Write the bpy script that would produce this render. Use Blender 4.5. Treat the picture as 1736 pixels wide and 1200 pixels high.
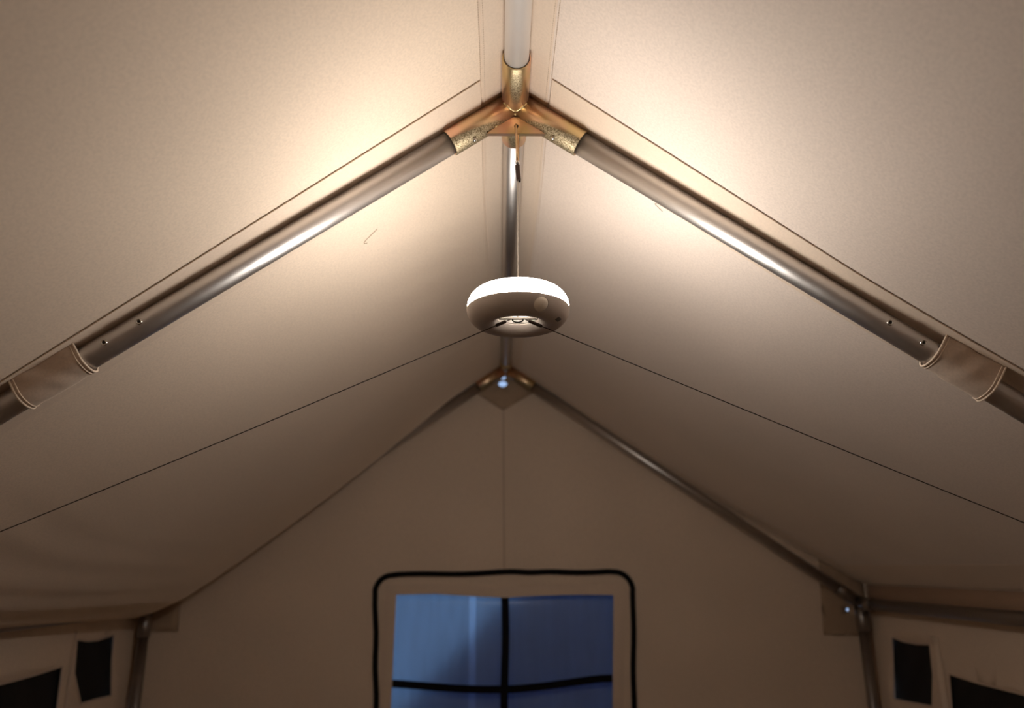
import bpy, bmesh, math, random
from mathutils import Vector, Matrix, noise
from mathutils.geometry import delaunay_2d_cdt

for o in list(bpy.data.objects):
    bpy.data.objects.remove(o)
S = bpy.context.scene
C = S.collection

# ------------------------------------------------------------------ camera
FPX = 1258.6
cam = bpy.data.cameras.new('camera')
cam.sensor_fit = 'HORIZONTAL'
cam.sensor_width = 36.0
cam.lens = 36.0 * FPX / 1736.0
cam.clip_start = 0.02
cam.dof.use_dof = True
cam.dof.focus_distance = 1.36
cam.dof.aperture_fstop = 2.3
camo = bpy.data.objects.new('camera', cam)
C.objects.link(camo)
RT = Vector((0.99983483, -0.01719381, -0.00589016))
UP = Vector((0.00089082, -0.27733465, 0.96077297))
FW = Vector((0.01815289, 0.96061952, 0.27727352))
camo.matrix_world = Matrix(((RT.x, UP.x, -FW.x, -0.03266),
                            (RT.y, UP.y, -FW.y, 0.0),
                            (RT.z, UP.z, -FW.z, 1.52913),
                            (0, 0, 0, 1)))
S.camera = camo

# ------------------------------------------------------------------ world: even blue dusk sky
LAMP_STRENGTH = 274.0
GLOW_POWER = 2.0
SKY_STRENGTH = 0.95
w = bpy.data.worlds.new('dusk_sky')
S.world = w
w.use_nodes = True
bg = w.node_tree.nodes['Background']
bg.inputs[0].default_value = (0.42, 0.60, 0.95, 1)
bg.inputs[1].default_value = SKY_STRENGTH
S.view_settings.view_transform = 'Standard'
S.view_settings.look = 'None'
S.view_settings.gamma = 1.0
S.view_settings.use_curve_mapping = False
S.view_settings.exposure = 0.0
S.cycles.diffuse_bounces = 5
S.cycles.max_bounces = 9
S.cycles.glossy_bounces = 3
S.cycles.adaptive_threshold = 0.035

# ------------------------------------------------------------------ dimensions (metres)
Y1, Y2, YB = 1.2583, 3.2584, -0.742      # middle, far and rear frames
YE, YR = Y2 + 0.06, -0.95                # end walls
ZA = 2.4                                 # ridge pole axis
SL = 0.68722                             # rafter slope
W = 1.4851                               # eave pole axis
ZE = ZA - SL * W
XW = 1.537                               # side wall canvas
PR, SR = 0.022, 0.0258                   # pole and sleeve radius
CT, ST = 1 / math.hypot(1, SL), SL / math.hypot(1, SL)


def smooth(a, b, x):
    t = min(1, max(0, (x - a) / (b - a)))
    return t * t * (3 - 2 * t)


SAG_U = [(0, 0), (0.08, 0.004), (0.25, 0.066), (0.52, 0.122), (0.80, 0.140), (0.92, 0.100), (0.97, 0.055), (1.0, 0.0), (1.1, 0)]
SAG_T = [(0, 0), (0.15, 0.20), (0.35, 0.58), (0.6, 0.76), (0.80, 0.92), (0.90, 1.0), (0.96, 0.62), (1.0, 0.05), (1.1, 0)]


def curve(pts, x):
    """smooth interpolation through points"""
    for i in range(len(pts) - 1):
        (x0, y0), (x1, y1) = pts[i], pts[i + 1]
        if x <= x1:
            def sl(k):
                if k <= 0 or k >= len(pts) - 1:
                    return 0.0
                a = (pts[k][1] - pts[k - 1][1]) / (pts[k][0] - pts[k - 1][0])
                b = (pts[k + 1][1] - pts[k][1]) / (pts[k + 1][0] - pts[k][0])
                return 0.0 if a * b <= 0 else 2 * a * b / (a + b)
            d = x1 - x0
            t = max(0, (x - x0) / d)
            m0, m1 = sl(i) * d, sl(i + 1) * d
            return (2*t**3 - 3*t*t + 1) * y0 + (t**3 - 2*t*t + t) * m0 + (-2*t**3 + 3*t*t) * y1 + (t**3 - t*t) * m1
    return pts[-1][1]


def ceil_z(x, y):
    a = abs(x)
    u = a / XW
    z = ZA + 0.0330 - SL * math.hypot(a, 0.006)
    if y >= Y1:
        h = math.sin(math.pi * min(1, max(0, (y - Y1) / (Y2 - Y1)))) ** 0.8
    else:
        h = math.sin(math.pi * min(1, max(0, (y - YB) / (Y1 - YB)))) if y > YB else 0
    if x > 0:
        z += 0.080 * max(0, (a - 0.58) / (XW - 0.58)) ** 1.3
        z -= 0.010 * h * math.sin(math.pi * min(u, 1))
    else:
        z -= 0.012 * h * math.sin(math.pi * min(u, 1))
        if y > Y1:
            # the left slope hangs slack, most of all just before the gable end
            z -= curve(SAG_U, u) * curve(SAG_T, (y - Y1) / (Y2 + 0.02 - Y1))
            # soft slack folds running along the lower left slope
            f = smooth(0.55, 0.8, u) * (1 - smooth(0.9, 0.99, u)) * h
            z -= f * 0.0035 * math.sin(a * 62 + 2.2 * math.sin(y * 2.1) + y * 1.3)
            f2 = smooth(0.02, 0.1, u) * (1 - smooth(0.12, 0.3, u)) * h
            z -= f2 * 0.0022 * math.sin(y * 48 + a * 30)
    return z


# ------------------------------------------------------------------ materials
def new_mat(name):
    m = bpy.data.materials.new(name)
    m.use_nodes = True
    nt = m.node_tree
    return m, nt, nt.nodes['Principled BSDF']


def nd(nt, t, **kw):
    n = nt.nodes.new(t)
    for k, v in kw.items():
        setattr(n, k, v)
    return n


def canvas_mat(name, col, fleck=0.08, bump=0.13, cream=0.0):
    m, nt, b = new_mat(name)
    tc = nd(nt, 'ShaderNodeTexCoord')
    n1 = nd(nt, 'ShaderNodeTexNoise'); n1.inputs['Scale'].default_value = 240; n1.inputs['Detail'].default_value = 1.5
    n2 = nd(nt, 'ShaderNodeTexNoise'); n2.inputs['Scale'].default_value = 3.0; n2.inputs['Detail'].default_value = 0
    for n in (n1, n2):
        nt.links.new(tc.outputs['Object'], n.inputs['Vector'])
    mr = nd(nt, 'ShaderNodeMapRange')
    mr.inputs[1].default_value = 0.35; mr.inputs[2].default_value = 0.72
    mr.inputs[3].default_value = 1 + fleck * 0.35; mr.inputs[4].default_value = 1 - fleck
    nt.links.new(n1.outputs[0], mr.inputs[0])
    mr2 = nd(nt, 'ShaderNodeMapRange')
    mr2.inputs[1].default_value = 0.3; mr2.inputs[2].default_value = 0.7
    mr2.inputs[3].default_value = 0.965; mr2.inputs[4].default_value = 1.03
    nt.links.new(n2.outputs[0], mr2.inputs[0])
    mu = nd(nt, 'ShaderNodeMath', operation='MULTIPLY')
    nt.links.new(mr.outputs[0], mu.inputs[0]); nt.links.new(mr2.outputs[0], mu.inputs[1])
    vm = nd(nt, 'ShaderNodeVectorMath', operation='SCALE')
    vm.inputs[0].default_value = col
    nt.links.new(mu.outputs[0], vm.inputs['Scale'])
    nt.links.new(vm.outputs[0], b.inputs['Base Color'])
    b.inputs['Roughness'].default_value = 0.95
    b.inputs['Specular IOR Level'].default_value = 0.12
    b.inputs['Sheen Weight'].default_value = 0.7
    b.inputs['Sheen Roughness'].default_value = 0.35
    b.inputs['Sheen Tint'].default_value = (1.0, 0.85, 0.70, 1)
    bp = nd(nt, 'ShaderNodeBump'); bp.inputs['Strength'].default_value = bump; bp.inputs['Distance'].default_value = 0.0006
    nt.links.new(n1.outputs[0], bp.inputs['Height'])
    nt.links.new(bp.outputs[0], b.inputs['Normal'])
    return m


def plain_mat(name, col, rough=0.6, metal=0.0, spec=0.4, nscale=0, namp=0.0, bump=0.0):
    m, nt, b = new_mat(name)
    b.inputs['Base Color'].default_value = (*col, 1)
    b.inputs['Roughness'].default_value = rough
    b.inputs['Metallic'].default_value = metal
    b.inputs['Specular IOR Level'].default_value = spec
    if nscale:
        tc = nd(nt, 'ShaderNodeTexCoord')
        n = nd(nt, 'ShaderNodeTexNoise'); n.inputs['Scale'].default_value = nscale; n.inputs['Detail'].default_value = 3
        nt.links.new(tc.outputs['Object'], n.inputs['Vector'])
        mr = nd(nt, 'ShaderNodeMapRange'); mr.inputs[3].default_value = 1 - namp; mr.inputs[4].default_value = 1 + namp
        nt.links.new(n.outputs[0], mr.inputs[0])
        vm = nd(nt, 'ShaderNodeVectorMath', operation='SCALE'); vm.inputs[0].default_value = col
        nt.links.new(mr.outputs[0], vm.inputs['Scale']); nt.links.new(vm.outputs[0], b.inputs['Base Color'])
        if bump:
            bp = nd(nt, 'ShaderNodeBump'); bp.inputs['Strength'].default_value = bump; bp.inputs['Distance'].default_value = 0.001
            nt.links.new(n.outputs[0], bp.inputs['Height']); nt.links.new(bp.outputs[0], b.inputs['Normal'])
    return m


def zinc_mat(name, lim):
    """yellow passivated zinc: pink gold with a speckled galvanised weld zone on the tube's underside"""
    m, nt, b = new_mat(name)
    tc = nd(nt, 'ShaderNodeTexCoord')
    n1 = nd(nt, 'ShaderNodeTexNoise'); n1.inputs['Scale'].default_value = 16; n1.inputs['Detail'].default_value = 2
    nt.links.new(tc.outputs['Object'], n1.inputs['Vector'])
    r1 = nd(nt, 'ShaderNodeValToRGB')
    r1.color_ramp.elements[0].position = 0.36; r1.color_ramp.elements[0].color = (0.66, 0.51, 0.27, 1)
    r1.color_ramp.elements[1].position = 0.60; r1.color_ramp.elements[1].color = (0.78, 0.49, 0.34, 1)
    nt.links.new(n1.outputs[0], r1.inputs[0])
    v = nd(nt, 'ShaderNodeTexVoronoi'); v.inputs['Scale'].default_value = 480
    n2 = nd(nt, 'ShaderNodeTexNoise'); n2.inputs['Scale'].default_value = 400; n2.inputs['Detail'].default_value = 4
    nt.links.new(tc.outputs['Object'], v.inputs['Vector']); nt.links.new(tc.outputs['Object'], n2.inputs['Vector'])
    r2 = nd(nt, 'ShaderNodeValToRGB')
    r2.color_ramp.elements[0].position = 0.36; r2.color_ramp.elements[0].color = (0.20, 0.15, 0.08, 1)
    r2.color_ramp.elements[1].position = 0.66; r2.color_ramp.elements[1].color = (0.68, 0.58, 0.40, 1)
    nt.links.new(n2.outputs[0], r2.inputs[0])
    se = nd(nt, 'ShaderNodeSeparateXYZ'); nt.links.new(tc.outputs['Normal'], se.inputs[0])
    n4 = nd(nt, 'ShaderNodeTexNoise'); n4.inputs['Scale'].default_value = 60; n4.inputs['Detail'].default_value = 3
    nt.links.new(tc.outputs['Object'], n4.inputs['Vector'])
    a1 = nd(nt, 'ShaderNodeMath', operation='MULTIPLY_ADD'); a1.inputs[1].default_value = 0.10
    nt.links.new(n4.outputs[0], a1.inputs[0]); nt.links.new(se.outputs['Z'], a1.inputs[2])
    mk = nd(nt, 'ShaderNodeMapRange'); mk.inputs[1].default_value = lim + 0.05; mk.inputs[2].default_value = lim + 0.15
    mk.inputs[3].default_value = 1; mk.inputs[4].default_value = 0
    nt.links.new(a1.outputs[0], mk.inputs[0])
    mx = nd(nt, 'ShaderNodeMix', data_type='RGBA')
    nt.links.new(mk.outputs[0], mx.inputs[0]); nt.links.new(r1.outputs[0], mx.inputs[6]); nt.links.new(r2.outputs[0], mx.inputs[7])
    nt.links.new(mx.outputs[2], b.inputs['Base Color'])
    mr = nd(nt, 'ShaderNodeMapRange'); mr.inputs[3].default_value = 0.34; mr.inputs[4].default_value = 0.55
    nt.links.new(mk.outputs[0], mr.inputs[0]); nt.links.new(mr.outputs[0], b.inputs['Roughness'])
    b.inputs['Metallic'].default_value = 0.9
    bp = nd(nt, 'ShaderNodeBump'); bp.inputs['Distance'].default_value = 0.0012
    m2 = nd(nt, 'ShaderNodeMath', operation='MULTIPLY'); m2.inputs[1].default_value = 0.6
    nt.links.new(mk.outputs[0], m2.inputs[0]); nt.links.new(m2.outputs[0], bp.inputs['Strength'])
    nt.links.new(n2.outputs[0], bp.inputs['Height']); nt.links.new(bp.outputs[0], b.inputs['Normal'])
    return m


def alu_mat(name, col=(0.62, 0.595, 0.58), rough=0.39, metal=1.0):
    m, nt, b = new_mat(name)
    b.inputs['Metallic'].default_value = metal
    b.inputs['Base Color'].default_value = (*col, 1)
    tc = nd(nt, 'ShaderNodeTexCoord')
    n = nd(nt, 'ShaderNodeTexNoise'); n.inputs['Scale'].default_value = 40; n.inputs['Detail'].default_value = 4
    nt.links.new(tc.outputs['Object'], n.inputs['Vector'])
    mr = nd(nt, 'ShaderNodeMapRange'); mr.inputs[3].default_value = rough - 0.05; mr.inputs[4].default_value = rough + 0.06
    nt.links.new(n.outputs[0], mr.inputs[0]); nt.links.new(mr.outputs[0], b.inputs['Roughness'])
    return m


def mesh_mat(name):
    """black fly netting: woven threads with small see-through gaps"""
    m, nt, b = new_mat(name)
    b.inputs['Base Color'].default_value = (0.012, 0.010, 0.010, 1)
    b.inputs['Roughness'].default_value = 0.8
    tr = nd(nt, 'ShaderNodeBsdfTransparent')
    mx = nd(nt, 'ShaderNodeMixShader')
    tc = nd(nt, 'ShaderNodeTexCoord')
    n = nd(nt, 'ShaderNodeTexNoise'); n.inputs['Scale'].default_value = 700
    nt.links.new(tc.outputs['Object'], n.inputs['Vector'])
    mr = nd(nt, 'ShaderNodeMapRange'); mr.inputs[1].default_value = 0.45; mr.inputs[2].default_value = 0.7; mr.inputs[4].default_value = 0.35
    nt.links.new(n.outputs[0], mr.inputs[0]); nt.links.new(mr.outputs[0], mx.inputs[0])
    nt.links.new(b.outputs[0], mx.inputs[1]); nt.links.new(tr.outputs[0], mx.inputs[2])
    nt.links.new(mx.outputs[0], nt.nodes['Material Output'].inputs[0])
    return m


def fly_mat(name, col, trans, stripe=None):
    """woven polyester that lets sky light through"""
    m, nt, b = new_mat(name)
    nt.nodes.remove(b)
    tc = nd(nt, 'ShaderNodeTexCoord')
    br = nd(nt, 'ShaderNodeTexNoise'); br.inputs['Scale'].default_value = 5; br.inputs['Detail'].default_value = 3
    mp = nd(nt, 'ShaderNodeMapping'); mp.inputs['Scale'].default_value = (6, 1, 1)
    nt.links.new(tc.outputs['Object'], mp.inputs[0]); nt.links.new(mp.outputs[0], br.inputs['Vector'])
    mr = nd(nt, 'ShaderNodeMapRange'); mr.inputs[3].default_value = 0.88; mr.inputs[4].default_value = 1.12
    nt.links.new(br.outputs[0], mr.inputs[0])
    fac = mr.outputs[0]
    if stripe is not None:
        se = nd(nt, 'ShaderNodeSeparateXYZ'); nt.links.new(tc.outputs['Object'], se.inputs[0])
        d = nd(nt, 'ShaderNodeMath', operation='SUBTRACT'); d.inputs[1].default_value = stripe
        nt.links.new(se.outputs['X'], d.inputs[0])
        ab = nd(nt, 'ShaderNodeMath', operation='ABSOLUTE'); nt.links.new(d.outputs[0], ab.inputs[0])
        ms = nd(nt, 'ShaderNodeMapRange'); ms.inputs[1].default_value = 0.013; ms.inputs[2].default_value = 0.017
        ms.inputs[3].default_value = 1.28; ms.inputs[4].default_value = 1.0
        nt.links.new(ab.outputs[0], ms.inputs[0])
        mm = nd(nt, 'ShaderNodeMath', operation='MULTIPLY')
        nt.links.new(fac, mm.inputs[0]); nt.links.new(ms.outputs[0], mm.inputs[1]); fac = mm.outputs[0]
    vm = nd(nt, 'ShaderNodeVectorMath', operation='SCALE'); vm.inputs[0].default_value = col
    nt.links.new(fac, vm.inputs['Scale'])
    df = nd(nt, 'ShaderNodeBsdfDiffuse'); tl = nd(nt, 'ShaderNodeBsdfTranslucent')
    nt.links.new(vm.outputs[0], df.inputs[0]); nt.links.new(vm.outputs[0], tl.inputs[0])
    mx = nd(nt, 'ShaderNodeMixShader'); mx.inputs[0].default_value = trans
    nt.links.new(df.outputs[0], mx.inputs[1]); nt.links.new(tl.outputs[0], mx.inputs[2])
    nt.links.new(mx.outputs[0], nt.nodes['Material Output'].inputs[0])
    return m


def vinyl_mat(name):
    m, nt, b = new_mat(name)
    nt.nodes.remove(b)
    tr = nd(nt, 'ShaderNodeBsdfTransparent'); tr.inputs[0].default_value = (0.93, 0.95, 0.97, 1)
    gl = nd(nt, 'ShaderNodeBsdfGlossy'); gl.inputs['Roughness'].default_value = 0.25; gl.inputs[0].default_value = (0.8, 0.8, 0.8, 1)
    fr = nd(nt, 'ShaderNodeFresnel'); fr.inputs[0].default_value = 1.35
    mx = nd(nt, 'ShaderNodeMixShader')
    nt.links.new(fr.outputs[0], mx.inputs[0]); nt.links.new(tr.outputs[0], mx.inputs[1]); nt.links.new(gl.outputs[0], mx.inputs[2])
    nt.links.new(mx.outputs[0], nt.nodes['Material Output'].inputs[0])
    return m


def glow_mat(name, col, strength):
    m, nt, b = new_mat(name)
    b.inputs['Base Color'].default_value = (0.9, 0.9, 0.88, 1)
    b.inputs['Roughness'].default_value = 0.5
    b.inputs['Emission Color'].default_value = (*col, 1)
    # glow shaped to spare the ridge: brightest at its edge, dimmed toward its crown
    tc = nd(nt, 'ShaderNodeTexCoord')
    se = nd(nt, 'ShaderNodeSeparateXYZ'); nt.links.new(tc.outputs['Object'], se.inputs[0])
    mr = nd(nt, 'ShaderNodeMapRange')
    mr.inputs[1].default_value = 0.0335; mr.inputs[2].default_value = 0.067
    mr.inputs[3].default_value = 1.0; mr.inputs[4].default_value = 0.0
    nt.links.new(se.outputs['Z'], mr.inputs[0])
    pw = nd(nt, 'ShaderNodeMath', operation='POWER'); pw.inputs[1].default_value = GLOW_POWER
    nt.links.new(mr.outputs[0], pw.inputs[0])
    ml = nd(nt, 'ShaderNodeMath', operation='MULTIPLY_ADD'); ml.inputs[1].default_value = strength * 0.92; ml.inputs[2].default_value = strength * 0.08
    nt.links.new(pw.outputs[0], ml.inputs[0])
    nt.links.new(ml.outputs[0], b.inputs['Emission Strength'])
    return m


CANVAS = (0.825, 0.683, 0.553)
M = {
    'canvas': canvas_mat('beige_canvas', CANVAS),
    'canvas_cast': canvas_mat('beige_canvas_grey_cast', (0.81, 0.70, 0.62)),
    'strip': canvas_mat('beige_canvas_tape', (0.78, 0.64, 0.52), 0.05, 0.12),
    'strap': canvas_mat('strap_canvas', (0.68, 0.55, 0.45), 0.07, 0.2),
    'hem': canvas_mat('hem_canvas', (0.80, 0.66, 0.53), 0.05, 0.1),
    'patch': canvas_mat('patch_canvas', (0.50, 0.37, 0.265), 0.05, 0.15),
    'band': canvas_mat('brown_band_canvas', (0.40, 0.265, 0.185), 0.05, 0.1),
    'alu': alu_mat('brushed_aluminium'),
    'alu_lit': alu_mat('lamplit_aluminium', (0.78, 0.745, 0.72), 0.42, 0.55),  # lamp light on the near ridge pole put into a paler metal
    'alu_dark': alu_mat('dull_dark_steel', (0.33, 0.305, 0.29), 0.40),
    'zinc_rafter': zinc_mat('yellow_zinc', -0.45),
    'zinc_ridge': zinc_mat('yellow_zinc_ridge', -0.955),
    'zinc_plate': zinc_mat('yellow_zinc_plate', -2.0),
    'weld': plain_mat('weld_bead', (0.78, 0.62, 0.34), 0.3, 0.9, 0.5, 220, 0.35, 0.5),
    'steel': plain_mat('bright_steel', (0.72, 0.70, 0.66), 0.22, 1.0, 0.5, 90, 0.08),
    'dark_hole': plain_mat('screw_recess', (0.03, 0.025, 0.022), 0.6, 0.2, 0.3, 90, 0.1),
    'black': plain_mat('black_webbing', (0.006, 0.005, 0.006), 0.8, 0, 0.2, 300, 0.3, 0.3),
    'cord': plain_mat('dark_cord', (0.055, 0.042, 0.032), 0.8, 0, 0.2, 700, 0.35, 0.3),
    'tie': plain_mat('dark_cord_whipping', (0.07, 0.045, 0.038), 0.75, 0, 0.25, 500, 0.4, 0.5),
    'white_cord': plain_mat('white_cord', (0.55, 0.50, 0.44), 0.7, 0, 0.3, 700, 0.15, 0.2),
    'lamp_body': plain_mat('taupe_plastic', (0.66, 0.59, 0.54), 0.52, 0, 0.35, 900, 0.03, 0.03),
    'lamp_inner': plain_mat('inner_plastic', (0.72, 0.68, 0.63), 0.5, 0, 0.35, 900, 0.02),
    'port': plain_mat('rubber_plug', (0.16, 0.15, 0.15), 0.6, 0, 0.3, 300, 0.1),
    'sensor': plain_mat('milky_lens', (0.95, 0.88, 0.76), 0.15, 0, 0.6, 120, 0.10, 0.1),
    'netting': mesh_mat('black_netting'),
    'fly': fly_mat('blue_grey_fly', (0.56, 0.66, 0.74), 0.62, -0.145),
    'fly_shade': fly_mat('blue_shade_sheet', (0.24, 0.36, 0.58), 0.58),
    'vinyl': vinyl_mat('clear_vinyl'),
    'glow': glow_mat('lit_diffuser', (1.0, 0.93, 0.845), LAMP_STRENGTH),
    'glow_inner': glow_mat('lit_inner_diffuser', (1.0, 0.93, 0.845), 7.0),
    'ground': canvas_mat('groundsheet', (0.36, 0.30, 0.245), 0.15, 0.3),
    'thread': plain_mat('brown_thread', (0.26, 0.19, 0.12), 0.8, 0, 0.2, 400, 0.2),
    'seam': canvas_mat('seam_thread', (0.66, 0.53, 0.42), 0.05, 0.1),
}


# ------------------------------------------------------------------ object helpers
def link(name, me, mat, parent=None, smooth_shade=True):
    o = bpy.data.objects.new(name, me)
    C.objects.link(o)
    if mat:
        me.materials.append(M[mat])
    if smooth_shade:
        for p in me.polygons:
            p.use_smooth = True
    if parent:
        o.parent = parent
    return o


def obj(name, bm, mat, parent=None, smooth_shade=True, loc=None):
    bmesh.ops.recalc_face_normals(bm, faces=bm.faces)
    if loc is not None:
        bmesh.ops.translate(bm, verts=bm.verts, vec=-Vector(loc))
    me = bpy.data.meshes.new(name)
    bm.to_mesh(me); bm.free()
    o = link(name, me, mat, parent, smooth_shade)
    if loc is not None:
        o.location = loc
    return o


def tag(o, label, cat, group=None, kind=None):
    o['label'] = label
    if cat:
        o['category'] = cat
    if group:
        o['group'] = group
    if kind:
        o['kind'] = kind
    return o


def thing(name, label, cat, loc=(0, 0, 0), group=None, kind=None):
    """an Empty at the thing's base; children are built in world coordinates and re-based here"""
    o = bpy.data.objects.new(name, None)
    o.empty_display_size = 0.05
    C.objects.link(o)
    o.location = loc
    return tag(o, label, cat, group, kind)


def part(name, bm, mat, parent, smooth_shade=True, base=None):
    """mesh given in world coordinates, stored relative to its parent's base"""
    base = Vector(base if base is not None else parent.location)
    bmesh.ops.translate(bm, verts=bm.verts, vec=-base)
    bmesh.ops.recalc_face_normals(bm, faces=bm.faces)
    me = bpy.data.meshes.new(name)
    bm.to_mesh(me); bm.free()
    return link(name, me, mat, parent, smooth_shade)


def frame_of(d):
    d = d.normalized()
    a = Vector((0, 0, 1)) if abs(d.z) < 0.9 else Vector((1, 0, 0))
    u = d.cross(a).normalized()
    return u, d.cross(u).normalized()


def add_tube(bm, p0, p1, r, seg=28, cap=True, r1=None, rings=1):
    p0, p1 = Vector(p0), Vector(p1)
    r1 = r if r1 is None else r1
    u, v = frame_of(p1 - p0)
    rs = []
    for i in range(rings + 1):
        t = i / rings
        c = p0.lerp(p1, t); rr = r + (r1 - r) * t
        rs.append([bm.verts.new(c + rr * (math.cos(k * 2 * math.pi / seg) * u + math.sin(k * 2 * math.pi / seg) * v)) for k in range(seg)])
    for a, b in zip(rs, rs[1:]):
        for k in range(seg):
            bm.faces.new((a[k], a[(k + 1) % seg], b[(k + 1) % seg], b[k]))
    if cap:
        bm.faces.new(rs[0][::-1]); bm.faces.new(rs[-1])


def add_pipe(bm, p0, p1, ro, ri, seg=40):
    """hollow sleeve with real wall thickness"""
    p0, p1 = Vector(p0), Vector(p1)
    u, v = frame_of(p1 - p0)
    def ring(c, r):
        return [bm.verts.new(c + r * (math.cos(k * 2 * math.pi / seg) * u + math.sin(k * 2 * math.pi / seg) * v)) for k in range(seg)]
    d = (p1 - p0).normalized() * 0.0008
    R = [ring(p0, ro), ring(p1 - d, ro), ring(p1, ro - 0.0008), ring(p1, ri), ring(p0, ri)]
    for a, b in zip(R, R[1:] + R[:1]):
        for k in range(seg):
            bm.faces.new((a[k], a[(k + 1) % seg], b[(k + 1) % seg], b[k]))


def add_sweep(bm, pts, r, seg=8, closed=False, radii=None):
    pts = [Vector(p) for p in pts]
    n = len(pts)
    rs = []
    u = None
    for i, p in enumerate(pts):
        if closed:
            d = pts[(i + 1) % n] - pts[i - 1]
        else:
            d = pts[min(i + 1, n - 1)] - pts[max(i - 1, 0)]
        d.normalize()
        if u is None:
            u, v = frame_of(d)
        else:
            u = (u - d * u.dot(d)).normalized(); v = d.cross(u)
        rr = radii[i] if radii else r
        rs.append([bm.verts.new(p + rr * (math.cos(k * 2 * math.pi / seg) * u + math.sin(k * 2 * math.pi / seg) * v)) for k in range(seg)])
    for a, b in (list(zip(rs, rs[1:])) + ([(rs[-1], rs[0])] if closed else [])):
        for k in range(seg):
            bm.faces.new((a[k], a[(k + 1) % seg], b[(k + 1) % seg], b[k]))
    if not closed:
        bm.faces.new(rs[0][::-1]); bm.faces.new(rs[-1])


def add_lathe(bm, prof, c, seg=96):
    """profile of (radius, z) around a vertical axis through c"""
    c = Vector(c)
    rs = [[bm.verts.new(c + Vector((r * math.cos(k * 2 * math.pi / seg), r * math.sin(k * 2 * math.pi / seg), z))) for k in range(seg)] for r, z in prof]
    for a, b in zip(rs, rs[1:]):
        for k in range(seg):
            bm.faces.new((a[k], a[(k + 1) % seg], b[(k + 1) % seg], b[k]))


def add_dome(bm, c, n, r, h, seg=20, rings=6):
    c, n = Vector(c), Vector(n).normalized()
    u, v = frame_of(n)
    rs = []
    for i in range(rings):
        t = i / rings * math.pi / 2
        rs.append([bm.verts.new(c + r * math.cos(t) * (math.cos(k * 2 * math.pi / seg) * u + math.sin(k * 2 * math.pi / seg) * v) + h * math.sin(t) * n) for k in range(seg)])
    top = bm.verts.new(c + h * n)
    for a, b in zip(rs, rs[1:]):
        for k in range(seg):
            bm.faces.new((a[k], a[(k + 1) % seg], b[(k + 1) % seg], b[k]))
    for k in range(seg):
        bm.faces.new((rs[-1][k], rs[-1][(k + 1) % seg], top))
    bm.faces.new(rs[0][::-1])


def add_grid(bm, fn, nu, nv):
    vs = [[bm.verts.new(fn(i / nu, j / nv)) for j in range(nv + 1)] for i in range(nu + 1)]
    for i in range(nu):
        for j in range(nv):
            bm.faces.new((vs[i][j], vs[i + 1][j], vs[i + 1][j + 1], vs[i][j + 1]))


def thicken(o, t, off=0):
    m = o.modifiers.new('thickness', 'SOLIDIFY')
    m.thickness = t; m.offset = off
    return o


def sheet_with_holes(outline, holes, step, lift):
    """triangulated canvas sheet in 2-D with openings; lift(a, b) gives the 3-D point"""
    vs, es = [], []
    def loop(pts):
        k = len(vs)
        vs.extend(Vector(p) for p in pts)
        es.extend((k + i, k + (i + 1) % len(pts)) for i in range(len(pts)))
    def dense(pts, s):
        out = []
        for i, p in enumerate(pts):
            q = pts[(i + 1) % len(pts)]
            n = max(1, int(math.dist(p, q) / s))
            out += [(p[0] + (q[0] - p[0]) * k / n, p[1] + (q[1] - p[1]) * k / n) for k in range(n)]
        return out
    loop(dense(outline, step))
    hs = [dense(h, step) for h in holes]
    for h in hs:
        loop(h)
    xs = [p[0] for p in outline]; ys = [p[1] for p in outline]
    a = min(xs) + step * 0.5
    while a < max(xs):
        b = min(ys) + step * 0.5
        while b < max(ys):
            vs.append(Vector((a + random.uniform(-.1, .1) * step, b + random.uniform(-.1, .1) * step)))
            b += step
        a += step
    v2, e2, f2, _, _, _ = delaunay_2d_cdt(vs, es, [], 0, 1e-5)
    def inside(p, poly):
        r = False
        for i in range(len(poly)):
            (x1, y1), (x2, y2) = poly[i], poly[i - 1]
            if (y1 > p[1]) != (y2 > p[1]) and p[0] < (x2 - x1) * (p[1] - y1) / (y2 - y1) + x1:
                r = not r
        return r
    bm = bmesh.new()
    bv = [bm.verts.new(lift(p.x, p.y)) for p in v2]
    for f in f2:
        c = sum((v2[i] for i in f), Vector((0, 0))) / len(f)
        if inside(c, outline) and not any(inside(c, h) for h in holes):
            bm.faces.new([bv[i] for i in f])
    for v in [v for v in bm.verts if not v.link_faces]:
        bm.verts.remove(v)
    return bm


def circle2(cx, cy, r, n=14, ry=None):
    ry = ry or r
    return [(cx + r * math.cos(2 * math.pi * k / n), cy + ry * math.sin(2 * math.pi * k / n)) for k in range(n)]


random.seed(4)

# ================================================================== THE SETTING
# floor
bm = bmesh.new()
add_grid(bm, lambda u, v: Vector((-1.75 + 3.5 * u, -1.1 + 4.6 * v, 0.004 * noise.noise(Vector((u * 9, v * 11, 0))) - 0.004)), 30, 40)
fl = obj('floor', bm, 'ground'); thicken(fl, 0.01, -1)
tag(fl, 'brown groundsheet floor of the tent', 'floor', kind='structure')

# ceiling: one sloping canvas over the ridge
bm = bmesh.new()
NX = 150
xs = [-XW + 2 * XW * (i / NX) for i in range(NX + 1)]
NY = 130
add_grid(bm, lambda u, v: Vector((xs[round(u * NX)], YR + (YE - YR) * v, ceil_z(xs[round(u * NX)], YR + (YE - YR) * v))), NX, NY)
ceiling = obj('ceiling', bm, 'canvas'); thicken(ceiling, 0.0012, 1)
# camera colour cast put into the cloth: the right slope a little greyer
ceiling.data.materials.append(M['canvas_cast'])
for p in ceiling.data.polygons:
    if p.center.x > 0:
        p.material_index = 1
tag(ceiling, 'beige canvas tent roof pitched over the ridge pole', 'roof', kind='structure')


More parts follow.
